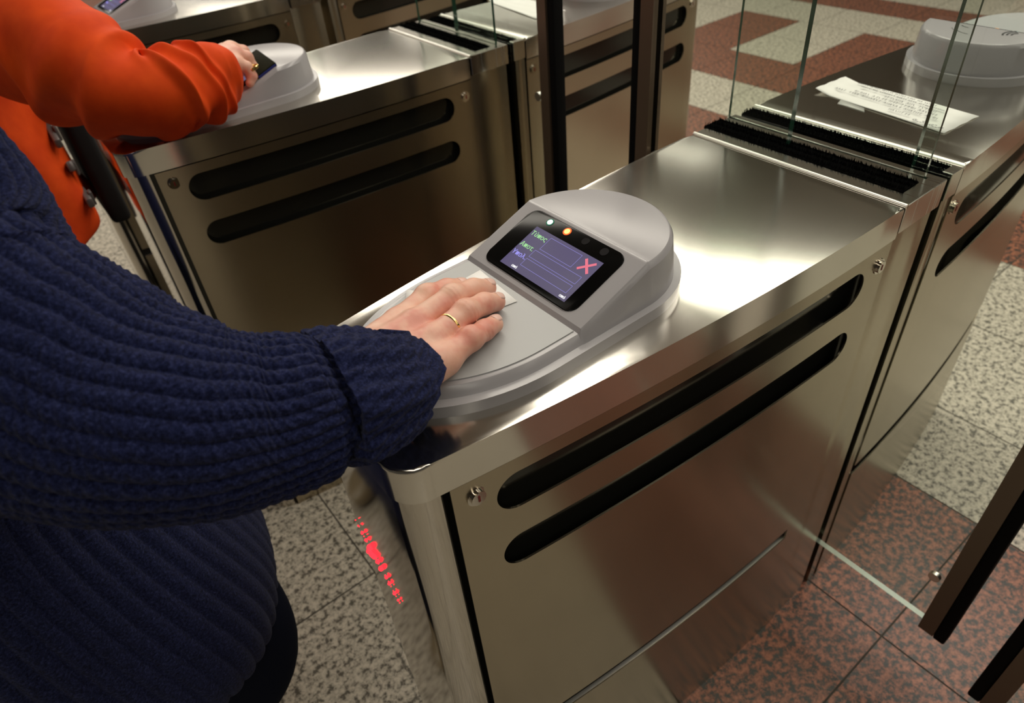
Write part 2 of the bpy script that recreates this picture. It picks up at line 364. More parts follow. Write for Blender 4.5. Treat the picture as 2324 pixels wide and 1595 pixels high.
# ------------------------------------------------------------------ card readers
def rd_outline(w, xf, xr, x0=-.46, x1=-.345, n=20, taper=1.0):
    """plan: half ellipse nose to xf, straight flanks, half ellipse tail to xr"""
    pts = []
    for k in range(n + 1):
        t = math.pi / 2 * k / n; pts.append((x0 - (x0 - xf) * math.cos(t), -w * math.sin(t)))
    for k in range(1, 7): pts.append((x0 + (x1 - x0) * k / 7, -w))
    for k in range(n + 1):
        t = math.pi / 2 * k / n; pts.append((x1 + (xr - x1) * math.sin(t), -w * math.cos(t)))
    return pts + [(x, -y) for x, y in pts[::-1]][1:-1]
XH, ZH, XT, ZT = -.424, .025, -.342, .056        # hinge of the sloped face and its top edge
def slope(x, dz=0): return ZH + (x - XH) * (ZT - ZH) / (XT - XH) + dz
SA = math.atan2(ZT - ZH, XT - XH)
def reader(yc, label, flip=False, marks=False, screen=True):
    if flip: root = empty('card_reader', (.132, yc, 0), label, 'card reader', 'grey card readers')
    else: root = empty('card_reader', (0, yc, 0), label, 'card reader', 'grey card readers')
    parts = []
    # flange
    bm = bmesh.new(); add_prism(bm, rd_outline(.0975, -.606, -.2475), H, H + .012, .0045, 4); parts.append(frombm('base_flange', bm, M_PLASTIC, root))
    # housing: ring loops, top height follows pad / slope / crown
    def ztop(x):
        if x < XH: return .021
        if x < XT: return slope(x)
        return ZT
    bm = bmesh.new(); N_ = 30
    lo = rd_outline(.0905, -.597, -.2545, n=N_); up = rd_outline(.0845, -.590, -.2600, n=N_)
    xs_in = []
    def ring(o, zf, sh=1.0): return [bm.verts.new((x, y, H + zf(x))) for x, y in o]
    r0 = ring(lo, lambda x: .010); 
    r1 = ring([(a[0] * .45 + b[0] * .55, a[1] * .45 + b[1] * .55) for a, b in zip(lo, up)], lambda x: max(.012, ztop(x) - .006))
    r2 = ring(up, lambda x: ztop(x) - .0012)
    r2b = ring(rd_outline(.0835, -.5888, -.2613, n=N_), lambda x: ztop(x) - .0003); up2 = rd_outline(.0820, -.587, -.2632, n=N_); r3 = ring(up2, lambda x: ztop(x))
    n_ = len(r0)
    for a, b in ((r0, r1), (r1, r2), (r2, r2b), (r2b, r3)):
        for i in range(n_): bm.faces.new((a[i], a[(i + 1) % n_], b[(i + 1) % n_], b[i]))
    # cap: connect mirrored pairs
    half = n_ // 2
    for i in range(0, half):
        a, b = r3[i], r3[i + 1]; c, d = r3[(n_ - i) % n_], r3[(n_ - i - 1) % n_]
        vs = []
        for v in (a, b, d, c):
            if v not in vs: vs.append(v)
        if len(vs) >= 3:
            try: bm.faces.new(vs)
            except ValueError: pass
    # crease vertices exactly at hinge / top: bisect
    for xp in (XH, XT):
        bmesh.ops.bisect_plane(bm, geom=bm.verts[:] + bm.edges[:] + bm.faces[:], plane_co=(xp, 0, 0), plane_no=(1, 0, 0))
    for v in bm.verts:
        if abs(v.co.x - XH) < 1e-5 or abs(v.co.x - XT) < 1e-5:
            zt = ztop(v.co.x); ay = abs(v.co.y)
            if ay > .0835 and v.co.z - H > .0145: v.co.z = H + zt - (.0012 if ay < .0862 else .006)
            elif ay <= .0835: v.co.z = H + zt
    parts.append(frombm('housing', bm, M_PLASTIC, root, True, 24))
    # pad
    pad = [(x, y) for x, y in rd_outline(.0800, -.584, -.2600) if x <= XH + .003]
    pad = [(x, y) for x, y in rd_outline(.0790, -.581, -.26, x0=-.462, x1=-.3) if x < XH - .004]
    a = max([p for p in pad if p[1] < 0], key=lambda p: p[0]); 
    pr_ = [p for p in pad if p[1] <= 0]; pl_ = [p for p in pad if p[1] > 0]
    pts = pr_ + [(XH - .004, -.079), (XH - .004, .079)] + pl_
    bm = bmesh.new(); add_prism(bm, pts, H + .0205, H + .0222, .0005, 1); parts.append(frombm('touch_pad', bm, M_PAD, root))
    R = Matrix.Rotation(-SA, 3, 'Y')
    def on(s, y, dz=0):      # point on the sloped face
        return Vector((XH + math.cos(SA) * s - math.sin(SA) * dz, y, H + ZH + math.sin(SA) * s + math.cos(SA) * dz))
    def plate(name, s0, s1, y0, y1, z0, z1, m, parent, rad=0, bev=0):
        o2 = []
        if rad:
            for cx, cy, a0 in ((s1 - rad, y1 - rad, 0), (s0 + rad, y1 - rad, 90), (s0 + rad, y0 + rad, 180), (s1 - rad, y0 + rad, 270)):
                for k in range(7): t = math.radians(a0 + 15 * k); o2.append((cx + rad * math.cos(t), cy + rad * math.sin(t)))
        else: o2 = [(s1, y1), (s0, y1), (s0, y0), (s1, y0)]
        bm = bmesh.new(); add_prism(bm, o2, z0, z1, bev, 2)
        for v in bm.verts: v.co = on(v.co.x, v.co.y, v.co.z)
        return frombm(name, bm, m, parent)
    sc = plate('screen', .0055, .0825, -.0655, .0680, -.001, .0010, M_SCREENGLASS, root, .011, .0006); parts.append(sc)
    plate('display', .0120, .0647, -.0500, .0452, .0010, .0013, M_DISPLAY, sc)
    def disc(name, s, y, r, m, dz):
        bm = bmesh.new(); add_cyl(bm, (0, 0, 0), r, .0003, 'Z', 28)
        for v in bm.verts: v.co = on(s + v.co.x, y + v.co.y, dz + v.co.z)
        return frombm(name, bm, m, sc)
    if screen:
        disc('green_indicator', .0757, .0370, .0044, E_GREENHALO, .0011); disc('green_indicator_core', .0757, .0370, .0030, E_WHITE, .0014)
        disc('red_indicator', .0756, .0114, .0045, E_RED, .0011); disc('red_indicator_core', .0756, .0114, .0031, E_REDCORE, .0014)
    else: disc('green_indicator', .0757, .0370, .0030, E_GREENHALO, .0011)
    M_OFF = bpy.data.materials.get('unlit_lens') or mat('unlit_lens', (.012, .012, .014), .2)
    disc('unlit_indicator', .0758, -.0147, .0042, M_OFF, .0011); disc('unlit_indicator', .0753, -.0404, .0045, M_OFF, .0011)
    # writing on the display; s runs up the face, y runs to the left
    def text(name, body, s, y, size, m, bold=False):
        cu = bpy.data.curves.new(name, 'FONT'); cu.body = body; cu.size = size; cu.extrude = .00012; cu.offset = .00003; cu.space_character = 1.02
        cu.align_x = 'LEFT'; cu.align_y = 'CENTER'
        tmp = bpy.data.objects.new(name, cu); C.objects.link(tmp); bpy.context.view_layer.update()
        me = bpy.data.meshes.new_from_object(tmp.evaluated_get(bpy.context.evaluated_depsgraph_get())); bpy.data.objects.remove(tmp)
        for v in me.vertices: v.co = on(s + v.co.y, y - v.co.x, .0016 + v.co.z)
        me.materials.clear(); return link(name, me, m, sc, False)
    if screen:
        text('green_word', 'Τύπος', .0560, .0440, .0076, E_TXTG, True); text('green_word', 'Αποτ.', .0405, .0440, .0076, E_TXTG, True)
        text('violet_word', 'Υπολ.', .0290, .0440, .0076, E_TXTV, True)
        text('white_caption', 'από', .0153, .0300, .0042, E_TXTW, True); text('white_caption', 'από', .0153, -.0400, .0042, E_TXTW, True)
        def box(s0, s1, y0, y1):
            bm = bmesh.new(); t = .00035
            for (a0, a1, b0, b1) in ((s0, s0 + t, y0, y1), (s1 - t, s1, y0, y1), (s0, s1, y0, y0 + t), (s0, s1, y1 - t, y1)):
                vs = [bm.verts.new(on(a, b_, .0015)) for a, b_ in ((a0, b0), (a0, b1), (a1, b1), (a1, b0))]; bm.faces.new(vs)
            frombm('field_outline', bm, E_LINE, sc, False)
        box(.0445, .0610, -.0255, .0195); box(.0320, .0415, -.0440, .0225); box(.0200, .0295, -.0440, .0225)
        bm = bmesh.new()
        for ang in (45, -45):
            rr = Matrix.Rotation(math.radians(ang), 3, 'Z')
            for v in (vs := [bm.verts.new(p) for p in ((-.0095, -.0014, 0), (.0095, -.0014, 0), (.0095, .0014, 0), (-.0095, .0014, 0))]):
                q = rr @ v.co; v.co = on(.0535 + q.x, -.0385 + q.y * 1.0, .0016)
            bm.faces.new(vs)
        frombm('red_cross', bm, E_X, sc, False)
    if marks:
        # contactless waves and the worn flourish printed on the crown
        bm = bmesh.new()
        def arc(cx, cy, r, a0, a1, wd):
            pa = [math.radians(a0 + (a1 - a0) * k / 14) for k in range(15)]
            vv = [(bm.verts.new((cx + (r - wd) * math.cos(t), cy + (r - wd) * math.sin(t), H + ZT + .0003)), bm.verts.new((cx + (r + wd) * math.cos(t), cy + (r + wd) * math.sin(t), H + ZT + .0003))) for t in pa]
            for a_, b_ in zip(vv, vv[1:]): bm.faces.new((a_[0], b_[0], b_[1], a_[1]))
        for r_ in (.010, .0155, .021): arc(-.327, .052, r_, -150, -60 + 0, .0013)
        arc(-.322, -.005, .026, -75, 0, .0005); arc(-.338, -.020, .012, -60, 10, .0008); arc(-.352, -.024, .010, -40, 35, .0009); arc(-.331, -.005, .036, -60, -30, .0004)
        parts.append(frombm('printed_mark', bm, M_BLACKINK, root, False))
    if flip:
        for q in parts: q.scale = (-1, -1, 1); q.location = (0, 0, 0)
    return root
rd = {}
rd['m'] = reader(0, 'grey card reader with lit purple screen and red cross, under the hand')
rd['l'] = reader(SP, 'grey card reader on the middle left cabinet, half hidden by the orange sleeve', screen=True)
rd['b'] = reader(2 * SP, 'small blurred grey card reader at the top left edge of the photo')
rd['mr'] = reader(0, 'grey card reader with black printed waves seen from behind at top right', flip=True, marks=True)
rd['lr'] = reader(SP, 'grey card reader on the rear lid behind the glass posts, cut by the top edge', flip=True)

# ------------------------------------------------------------------ glass leaves and fixed screens
def pane(name, parent, x, y0, y1, z0, z1, t=.010, edges=True):
    bm = bmesh.new(); add_box(bm, (x, (y0 + y1) / 2, (z0 + z1) / 2), (t, y1 - y0, z1 - z0))
    me = bpy.data.meshes.new(name); bm.to_mesh(me); bm.free(); me.materials.append(M_GLASS); me.materials.append(M_GLASSEDGE); me.materials.append(M_GLASSLIT)
    for p in me.polygons:
        if abs(p.normal.x) < .5: p.material_index = 2 if p.normal.z < -.5 else 1
    return link(name, me, None, parent, False)
TOPZ = H + .30
def leaf(yc, side, x, yin, yout, label):
    root = empty('glass_gate_leaf', (x, yc, .15), label, 'gate leaf', 'glass gate leaves')
    def fin(o): o.location = (-x, 0, -.15); return o
    yo = side * yout; yi = side * yin if yin is not None else 0
    ya, yb = sorted((yi, yo))
    fin(pane('glass_pane', root, x, ya, yb, .15, TOPZ))
    bm = bmesh.new(); add_box(bm, (x, yo + side * .012, (.135 + TOPZ) / 2), (.026, .024, TOPZ - .135), .002, 2)
    add_box(bm, (x - .0135, yo + side * .012 , (.135 + TOPZ) / 2), (.003, .024, TOPZ - .14)); fin(frombm('edge_frame', bm, M_FRAME, root))
    bm = bmesh.new(); add_box(bm, (x, yo + side * .033, (.130 + TOPZ) / 2), (.024, .018, TOPZ - .130), .003, 2); fin(frombm('rubber_seal', bm, M_FRAMEBLACK, root))
    for z in (.262, .80, 1.35):
        bm = bmesh.new(); add_cyl(bm, (x - .008, yo - side * .014, z), .0085, .007, 'X', 20); fin(frombm('clamp_stud', bm, M_EDGE, root))
    return root
leaf(0, -1, .100, .105, .340, 'glass gate leaf at right with dark bronze edge post near the floor')
leaf(0, 1, .052, .035, .266, 'glass gate leaf behind the main cabinet, dark post right of centre')
leaf(SP, -1, .100, -.035, .252, 'glass gate leaf reaching from the left cabinet, post left of centre')
leaf(-SP, 1, .052, .10, .350, 'glass gate leaf whose black post cuts the bottom right corner')
def fixed(yc, label):
    root = empty('glass_screen', (.079, yc, H), label, 'glass screen', 'fixed glass screens')
    o = pane('glass_pane', root, .079, -.130, .150, H - .02, H + .225, .005); o.location = (-.079, 0, -H); return root
fixed(0, 'fixed glass screen rising from the main cabinet slot')
fixed(SP, 'fixed glass screen rising from the left cabinet slot')
fixed(2 * SP, 'fixed glass screen on the farthest cabinet, mostly out of frame')

# ------------------------------------------------------------------ papers
def sheet(name, corners, m, parent, lift=.0006, curl=0.0, nx=14, ny=8):
    a, b, c, d = [Vector(q) for q in corners]; V, F = [], []
    for i in range(nx + 1):
        for j in range(ny + 1):
            u, v = i / nx, j / ny; p = a.lerp(b, u).lerp(d.lerp(c, u), v)
            z = lift + curl * (max(0, .12 - v) * 3 + .35 * math.sin(u * 9 + v * 3) ** 2 * .25)
            V.append((p.x, p.y, p.z + z))
    for i in range(nx):
        for j in range(ny): k = i * (ny + 1) + j; F.append((k, k + ny + 1, k + ny + 2, k + 1))
    o = mk(name, V, F, m, parent); md = o.modifiers.new('t', 'SOLIDIFY'); md.thickness = .0003; return o
def notice(dx, dy, label, lines=True):
    root = empty('paper_notice', (.26 + dx, .01 + dy, H), label, 'notice', 'paper notices on the rear lids')
    def P(x, y): return (x - .26, y - .01, 0)
    sheet('page', [P(.304, .110), P(.235, .116), P(.207, -.088), P(.288, -.094)], M_PAPER, root, .0008, .012)
    if lines:
        rnd = random.Random(5)
        for i, (y0, ln, hh) in enumerate(((-.030, .035, .0062), (-.062, .150, .0062), (-.056, .120, .0062), (-.050, .050, .0062), (-.060, .135, .0042), (-.040, .120, .0040))):
            bm = bmesh.new(); x0 = .2245 + i * .0105; u = 0
            while u < ln:
                for _w in range(rnd.randint(3, 8)):
                    for (a, b_, c, d_) in rnd.choice((((0, 0, 0, 1), (.7, 0, .7, 1)), ((0, 0, .4, 1), (.4, 1, .8, 0)), ((0, 0, 0, 1), (0, 1, .6, .5)), ((0, 0, .7, 1),), ((.3, 0, .3, 1), (0, 1, .7, 1)))):
                        p = Vector((x0 + b_ * hh + (u + a * hh * .6) * .12, y0 + u + a * hh * .6)); q = Vector((x0 + d_ * hh + (u + c * hh * .6) * .12, y0 + u + c * hh * .6))
                        n_ = Vector((-(q - p).y, (q - p).x)).normalized() * .00038
                        bm.faces.new([bm.verts.new((w_.x - .26, w_.y - .01, .0042)) for w_ in (p - n_, q - n_, q + n_, p + n_)])
                    u += hh * .72
                u += hh * .7
            frombm('printed_line', bm, M_INK, root, False)
        bm = bmesh.new()
        for k, (xx, yy) in enumerate(((.214, -.073), (.217, -.050))):
            for r_ in (.0035, .0020):
                for a_ in range(0, 300, 30):
                    t = math.radians(a_ + 40 * k); t2 = math.radians(a_ + 22 + 40 * k)
                    vs = [bm.verts.new((xx - .26 + rr * math.cos(tt), yy - .01 + rr * 2.2 * math.sin(tt), .0044)) for rr, tt in ((r_, t), (r_ + .001, t), (r_ + .001, t2), (r_, t2))]
                    bm.faces.new(vs)
        frombm('printed_emblem', bm, M_INK, root, False)
        M_TAPE = mat('clear_tape', (.55, .55, .52), .2); 
        sheet('tape', [P(.229, .070), P(.214, .066), P(.209, .022), P(.222, .030)], M_TAPE, root, .0006, 0, 2, 2)
    return root
notice(0, 0, 'torn white paper notice with Greek print taped to the right lid')
notice(.03, SP + .028, 'blurred white paper on the lid behind the glass posts', False)
# ticket under the hand
root = empty('paper_ticket', (-.47, .03, H + .0225), 'white paper ticket pressed under the hand on the reader pad', 'ticket')
sheet('ticket_half', [(-.431 + .47, .056 - .03, 0), (-.437 + .47, -.011 - .03, 0), (-.500 + .47, .000 - .03, 0), (-.497 + .47, .052 - .03, 0)], M_PAPER, root, .0004, 0.0, 3, 3)
sheet('ticket_half', [(-.503 + .47, .0790 - .03, 0), (-.480 + .47, .045 - .03, 0), (-.510 + .47, .020 - .03, 0), (-.527 + .47, .045 - .03, 0)], M_PAPER, root, .0007, 0.0, 3, 3)

# red light line inside the nose of the main cabinet
root = empty('light_arrow', (-.626, .04, H - .26), 'row of red LED lights on the polished nose of the main cabinet', 'indicator light')
bm = bmesh.new(); rnd = random.Random(2)
PA = [(.070, -.230), (.053, -.262), (.035, -.280), (.020, -.292), (.007, -.304)]
def seg_pts():
    for k in range(11):
        t = (k + rnd.uniform(-.3, .3)) / 10; yield (.066 - .060 * t + rnd.uniform(-.002, .002), -.228 - .078 * t, .0012 + .0020 * math.sin(math.pi * t) * rnd.uniform(.7, 1.2))
    for k in range(5):
        t = k / 4; yield (.058 - .014 * t, -.270 + .004 * t, .0026)
    for k in range(16):
        t = k / 15; yield (.069 - .065 * t + .0015 * math.sin(k * 5), -.223 - .086 * t, .0008)
for y, z, r_ in seg_pts():
    q = bmesh.ops.create_icosphere(bm, subdivisions=2, radius=r_ * rnd.uniform(.7, 1.35))
    for v in q['verts']: v.co = v.co + Vector((-.0003, y - .04, z + .26))
tag(frombm('led_row', bm, E_REDLINE, root), kind=None)

# ------------------------------------------------------------------ implicit surfaces
def surface_nets(f, lo, hi, h):
    lo = np.array(lo, float); n = np.ceil((np.array(hi) - lo) / h).astype(int) + 1
    g = [lo[i] + h * np.arange(n[i]) for i in range(3)]
    D = np.empty(n, np.float32)
    for i in range(0, n[0], 24):
        X, Y, Z = np.meshgrid(g[0][i:i + 24], g[1], g[2], indexing='ij'); D[i:i + 24] = f(X, Y, Z)
    s = D < 0
    c = np.zeros(n - 1, np.int8)
    for dx in (0, 1):
        for dy in (0, 1):
            for dz in (0, 1): c += s[dx:n[0] - 1 + dx, dy:n[1] - 1 + dy, dz:n[2] - 1 + dz]
    act = (c > 0) & (c < 8); idx = -np.ones(n - 1, np.int64); I = np.argwhere(act); idx[act] = np.arange(len(I))
    P = np.zeros((len(I), 3)); W = np.zeros(len(I))
    for a in range(3):
        for o1 in (0, 1):
            for o2 in (0, 1):
                off = [0, 0, 0]; o = [q for q in range(3) if q != a]; off[o[0]] = o1; off[o[1]] = o2
                A = I + off; B = A.copy(); B[:, a] += 1
                da = D[A[:, 0], A[:, 1], A[:, 2]]; db = D[B[:, 0], B[:, 1], B[:, 2]]
                m = (da < 0) != (db < 0); t = np.where(m, da / np.where(m, da - db, 1), 0)
                q = A.astype(float); q[:, a] += t; P += q * m[:, None]; W += m
    P = lo + h * P / W[:, None]
    F = []
    for a in range(3):
        b, c_ = (a + 1) % 3, (a + 2) % 3
        sl0 = [slice(1, n[q] - 1) for q in range(3)]; sl0[a] = slice(0, n[a] - 1); sl1 = list(sl0); sl1[a] = slice(1, n[a])
        s0, s1 = s[tuple(sl0)], s[tuple(sl1)]; E_ = np.argwhere(s0 != s1); st = s0[s0 != s1]
        base = E_.copy(); base[:, b] += 1; base[:, c_] += 1
        def at(db, dc):
            q = base.copy(); q[:, b] -= db; q[:, c_] -= dc; return idx[q[:, 0], q[:, 1], q[:, 2]]
        Q = np.stack([at(1, 1), at(0, 1), at(0, 0), at(1, 0)], 1); Q[~st] = Q[~st][:, ::-1]; F.append(Q)
    F = np.concatenate(F); F = F[(F >= 0).all(1)]
    return P, F
def smin(a, b, k):
    h_ = np.clip(.5 + .5 * (b - a) / k, 0, 1); return b * (1 - h_) + a * h_ - k * h_ * (1 - h_)
def cap(X, Y, Z, a, b, ra, rb):
    ax, ay, az = a; dx, dy, dz = b[0] - ax, b[1] - ay, b[2] - az; L2 = dx * dx + dy * dy + dz * dz + 1e-12
    t = np.clip(((X - ax) * dx + (Y - ay) * dy + (Z - az) * dz) / L2, 0, 1)
    return np.sqrt((X - ax - t * dx) ** 2 + (Y - ay - t * dy) ** 2 + (Z - az - t * dz) ** 2) - (ra + (rb - ra) * t)
def ell(X, Y, Z, c, r):
    q = np.sqrt(((X - c[0]) / r[0]) ** 2 + ((Y - c[1]) / r[1]) ** 2 + ((Z - c[2]) / r[2]) ** 2); return (q - 1) * min(r)
def np_mesh(name, parts, m, parent, smooth_iter=0):
    V = []; F = []; k = 0
    for P, Q in parts: V.append(P); F.append(Q + k); k += len(P)
    V = np.concatenate(V); F = np.concatenate(F)
    me = bpy.data.meshes.new(name); me.vertices.add(len(V)); me.vertices.foreach_set('co', V.astype(np.float32).ravel())
    me.loops.add(F.size); me.loops.foreach_set('vertex_index', F.ravel().astype(np.int32))
    me.polygons.add(len(F)); me.polygons.foreach_set('loop_start', np.arange(0, F.size, 4, dtype=np.int32)); me.polygons.foreach_set('loop_total', np.full(len(F), 4, np.int32))
    me.update(calc_edges=True); me.validate()
    o = link(name, me, m, parent, True, 180)
    if smooth_iter: md = o.modifiers.new('s', 'SMOOTH'); md.iterations = smooth_iter; md.factor = .5
    return o

# ---- lofted tubes (sleeves, trunks, legs)
def catmull(P, n):
    P = np.array(P, float); out = []
    Q = np.vstack([2 * P[0] - P[1], P, 2 * P[-1] - P[-2]])
    for i in range(len(P) - 1):
        for k in range(n):
            t = k / n; a, b, c, d = Q[i], Q[i + 1], Q[i + 2], Q[i + 3]
            out.append(.5 * (2 * b + (c - a) * t + (2 * a - 5 * b + 4 * c - d) * t * t + (3 * b - a - 3 * c + d) * t ** 3))
    out.append(P[-1]); return np.array(out)
def loft(pts, n_along, n_round, disp=None, up=(0, 0, 1), caps=True):
    """pts rows: x y z ra rb  (ra across, rb along the 'up' side)"""
    Q = catmull(pts, n_along); P, R = Q[:, :3], Q[:, 3:5]
    T = np.gradient(P, axis=0); T /= np.linalg.norm(T, axis=1)[:, None]
    V = []; th = np.linspace(0, 2 * math.pi, n_round, endpoint=False); dist = np.r_[0, np.cumsum(np.linalg.norm(np.diff(P, axis=0), axis=1))]
    u0 = np.array(up, float)
    for i in range(len(P)):
        s = np.cross(T[i], u0); s /= np.linalg.norm(s); u = np.cross(s, T[i])
        d = disp(dist[i], th, dist[-1]) if disp else 0
        V.append(P[i] + np.outer((R[i, 0] + d) * np.cos(th), s) + np.outer((R[i, 1] + d) * np.sin(th), u))
    V = np.concatenate(V); m = len(P); F = []
    i, j = np.meshgrid(np.arange(m - 1), np.arange(n_round), indexing='ij'); i = i.ravel(); j = j.ravel(); j2 = (j + 1) % n_round
    F = np.stack([i * n_round + j, (i + 1) * n_round + j, (i + 1) * n_round + j2, i * n_round + j2], 1)[:, ::-1]
    if caps:
        c0, c1 = len(V), len(V) + 1; V = np.vstack([V, P[0], P[-1]])
        jj = np.arange(n_round); F = np.vstack([F, np.stack([jj, jj, (jj + 1) % n_round, np.full(n_round, c0)], 1)[:, [0, 2, 3, 3]][:, :4], np.stack([(m - 1) * n_round + (jj + 1) % n_round, (m - 1) * n_round + jj, np.full(n_round, c1), np.full(n_round, c1)], 1)])
    return V, F
def loft_mesh(name, lofts, m, parent, ang=180):
    V = []; F = []; k = 0
    for P, Q in lofts:
        V.append(P)
        for q in Q:
            r = []
            for v in q:
                if int(v) + k not in r: r.append(int(v) + k)
            if len(r) >= 3: F.append(r)
        k += len(P)
    V = np.concatenate(V); me = bpy.data.meshes.new(name); me.from_pydata(V.tolist(), [], F); me.validate(); return link(name, me, m, parent, True, ang)
def Tz(p, dz=H): return (p[0], p[1], p[2] + dz) + tuple(p[3:])

# ------------------------------------------------------------------ person in the navy sweater
per = empty('person', (-.90, .27, 0), 'person in a navy knitted sweater pressing a ticket on the main reader', 'person')
def off(o, root): o.location = tuple(-c for c in root.location); return o
def finger(X, Y, Z, pts, rs, k=.004):
    d = None
    for a, b, ra, rb in zip(pts, pts[1:], rs, rs[1:]):
        q = cap(X, Y, Z, a, b, ra, rb); d = q if d is None else smin(d, q, k)
    return d
FING = {  # metacarpal head, two knuckles, tip centre (heights above the lid)
 'index': ([(-.545, .017, .041), (-.507, .030, .0425), (-.484, .0335, .0375), (-.4690, .0350, .0320)], [.0124, .0106, .0096, .0085]),
 'middle': ([(-.538, -.001, .045), (-.494, .008, .0465), (-.468, .0125, .0400), (-.4520, .0145, .0325)], [.0128, .0110, .0099, .0089]),
 'ring': ([(-.537, -.027, .043), (-.497, -.0170, .0450), (-.4735, -.0110, .0390), (-.4590, -.0085, .0320)], [.0124, .0106, .0097, .0088]),
 'pinky': ([(-.542, -.049, .038), (-.511, -.0435, .0390), (-.493, -.0375, .0350), (-.4790, -.0320, .0305)], [.0116, .0097, .0089, .0081]),
 'thumb': ([(-.592, .000, .039), (-.566, .010, .033), (-.540, .012, .0310), (-.517, .008, .0310)], [.0150, .0105, .0088, .0080])}
WR = (-.622, -.036, .052)
def hand1(X, Y, Z):
    Z = Z - H; d = None
    for k, (p, r) in FING.items():
        q = finger(X, Y, Z, p, r); d = q if d is None else np.minimum(d, q) if k != 'thumb' else smin(d, q, .003)
        if k != 'thumb' and d is not q: pass
    palm = None
    for k in ('index', 'middle', 'ring', 'pinky'):
        p, r = FING[k]; a = {'index': (-.605, -.012, .046), 'middle': (-.607, -.026, .049), 'ring': (-.607, -.040, .048), 'pinky': (-.602, -.053, .044)}[k]
        q = cap(X, Y, Z, a, (p[0][0], p[0][1], p[0][2] - .001), .0165, r[0] + .0012); palm = q if palm is None else smin(palm, q, .010)
    palm = smin(palm, ell(X, Y, Z, (-.572, -.046, .038), (.034, .018, .014)), .01)
    palm = smin(palm, cap(X, Y, Z, (-.60, -.032, .046), (-.70, -.045, .062), .0265, .030), .016)
    palm = smin(palm, cap(X, Y, Z, (-.60, -.022, .048), (-.572, .004, .038), .018, .014), .012)
    d = smin(d, palm, .0055)
    # tendons and small knuckle rises
    for k in ('index', 'middle', 'ring', 'pinky'):
        p, r = FING[k]; d = smin(d, cap(X, Y, Z, (-.60, p[0][1] * .5 - .014, .0595), (p[0][0] - .004, p[0][1], p[0][2] + r[0] * .55), .003, .0045), .008)
        m_ = p[1]; d = smin(d, ell(X, Y, Z, (m_[0], m_[1], m_[2] + r[1] * .18), (.010, .0092, .0088)), .006)
    d = d + .00022 * np.sin(X * 1500 + Y * 300) * np.exp(-((X + .494) / .007) ** 2) 
    return np.maximum(d, (.0228 - Z) * 1.0)
P1, F1 = surface_nets(hand1, (-.70, -.095, H + .018), (-.43, .070, H + .098), .0011)
# the rest of the body, coarser, one surface
def body1(X, Y, Z):
    d = cap(X, Y, Z, (-.64, -.05, H + .06), (-.725, -.028, H + .09), .030, .038)
    d = smin(d, cap(X, Y, Z, (-.725, -.028, H + .09), (-.79, .05, H + .17), .040, .045), .02)
    d = smin(d, cap(X, Y, Z, (-.79, .05, H + .17), (-.885, .15, H + .40), .045, .055), .02)
    bx, by = -.88, .31
    d = smin(d, cap(X, Y, Z, (-.90, .17, H + .43), (-.90, .45, H + .43), .055, .055), .05)
    d = smin(d, ell(X, Y, Z, (bx, by, H + .20), (.10, .16, .28)), .06)
    d = smin(d, ell(X, Y, Z, (bx - .01, by, H - .02), (.09, .15, .16)), .06)
    d = smin(d, cap(X, Y, Z, (-.905, by, H + .44), (-.90, by, H + .60), .055, .05), .03)
    d = smin(d, ell(X, Y, Z, (-.88, by, H + .72), (.098, .078, .125)), .02)
    d = smin(d, cap(X, Y, Z, (-.775, by, H + .70), (-.795, by, H + .73), .011, .008), .008)
    d = smin(d, cap(X, Y, Z, (-.90, .46, H + .43), (-.96, .52, H + .16), .05, .042), .03)
    d = smin(d, cap(X, Y, Z, (-.98, .53, H + .16), (-.87, .50, H - .08), .04, .028), .02)
    for y, xf in ((.20, -.88), (.43, -.88)):
        d = smin(d, cap(X, Y, Z, (-.87, y, H - .06), (xf, y + .01, .46), .070, .050), .03); d = smin(d, cap(X, Y, Z, (xf, y + .01, .46), (-.90, y + .04, .08), .05, .036), .02)
    for s in (-1, 1): d = smin(d, ell(X, Y, Z, (-.89, by + s * .078, H + .71), (.016, .008, .028)), .006)
    return d
P2, F2 = surface_nets(body1, (-1.12, -.08, .04), (-.64, .60, H + .88), .009)
body = off(np_mesh('body', [(P1, F1), (P2, F2)], M_SKIN, per, 3), per)
# nails
def nail(parent, tip, prev, r, root, nm='fingernail', wid=.0062, ln=.0095, up=Vector((0, 0, 1))):
    t = Vector(tip); p = Vector(prev); d = (t - p).normalized(); s = d.cross(up).normalized(); u = s.cross(d).normalized()
    V = []; F = []
    for i in range(7):
        for j in range(9):
            a = (i / 6 - .35) * ln; th = (j / 8 - .5) * 1.75
            e = 1 - .25 * (abs(i / 6 - .5) * 2) ** 4
            q = t + d * (a - .0005) + s * math.sin(th) * r * .93 * e + u * (math.cos(th) * (r + .0003) - max(0, a - ln * .1) ** 2 * 30 - .0002)
            V.append(q)
    for i in range(6):
        for j in range(8): k = i * 9 + j; F.append((k, k + 9, k + 10, k + 1))
    o = mk(nm, V, F, M_NAIL, parent); md = o.modifiers.new('t', 'SOLIDIFY'); md.thickness = .0005; off(o, root); return o
for k in ('index', 'middle', 'ring', 'pinky'):
    p, r = FING[k]; nail(per, Tz(p[3]), Tz(p[2]), r[3], per)
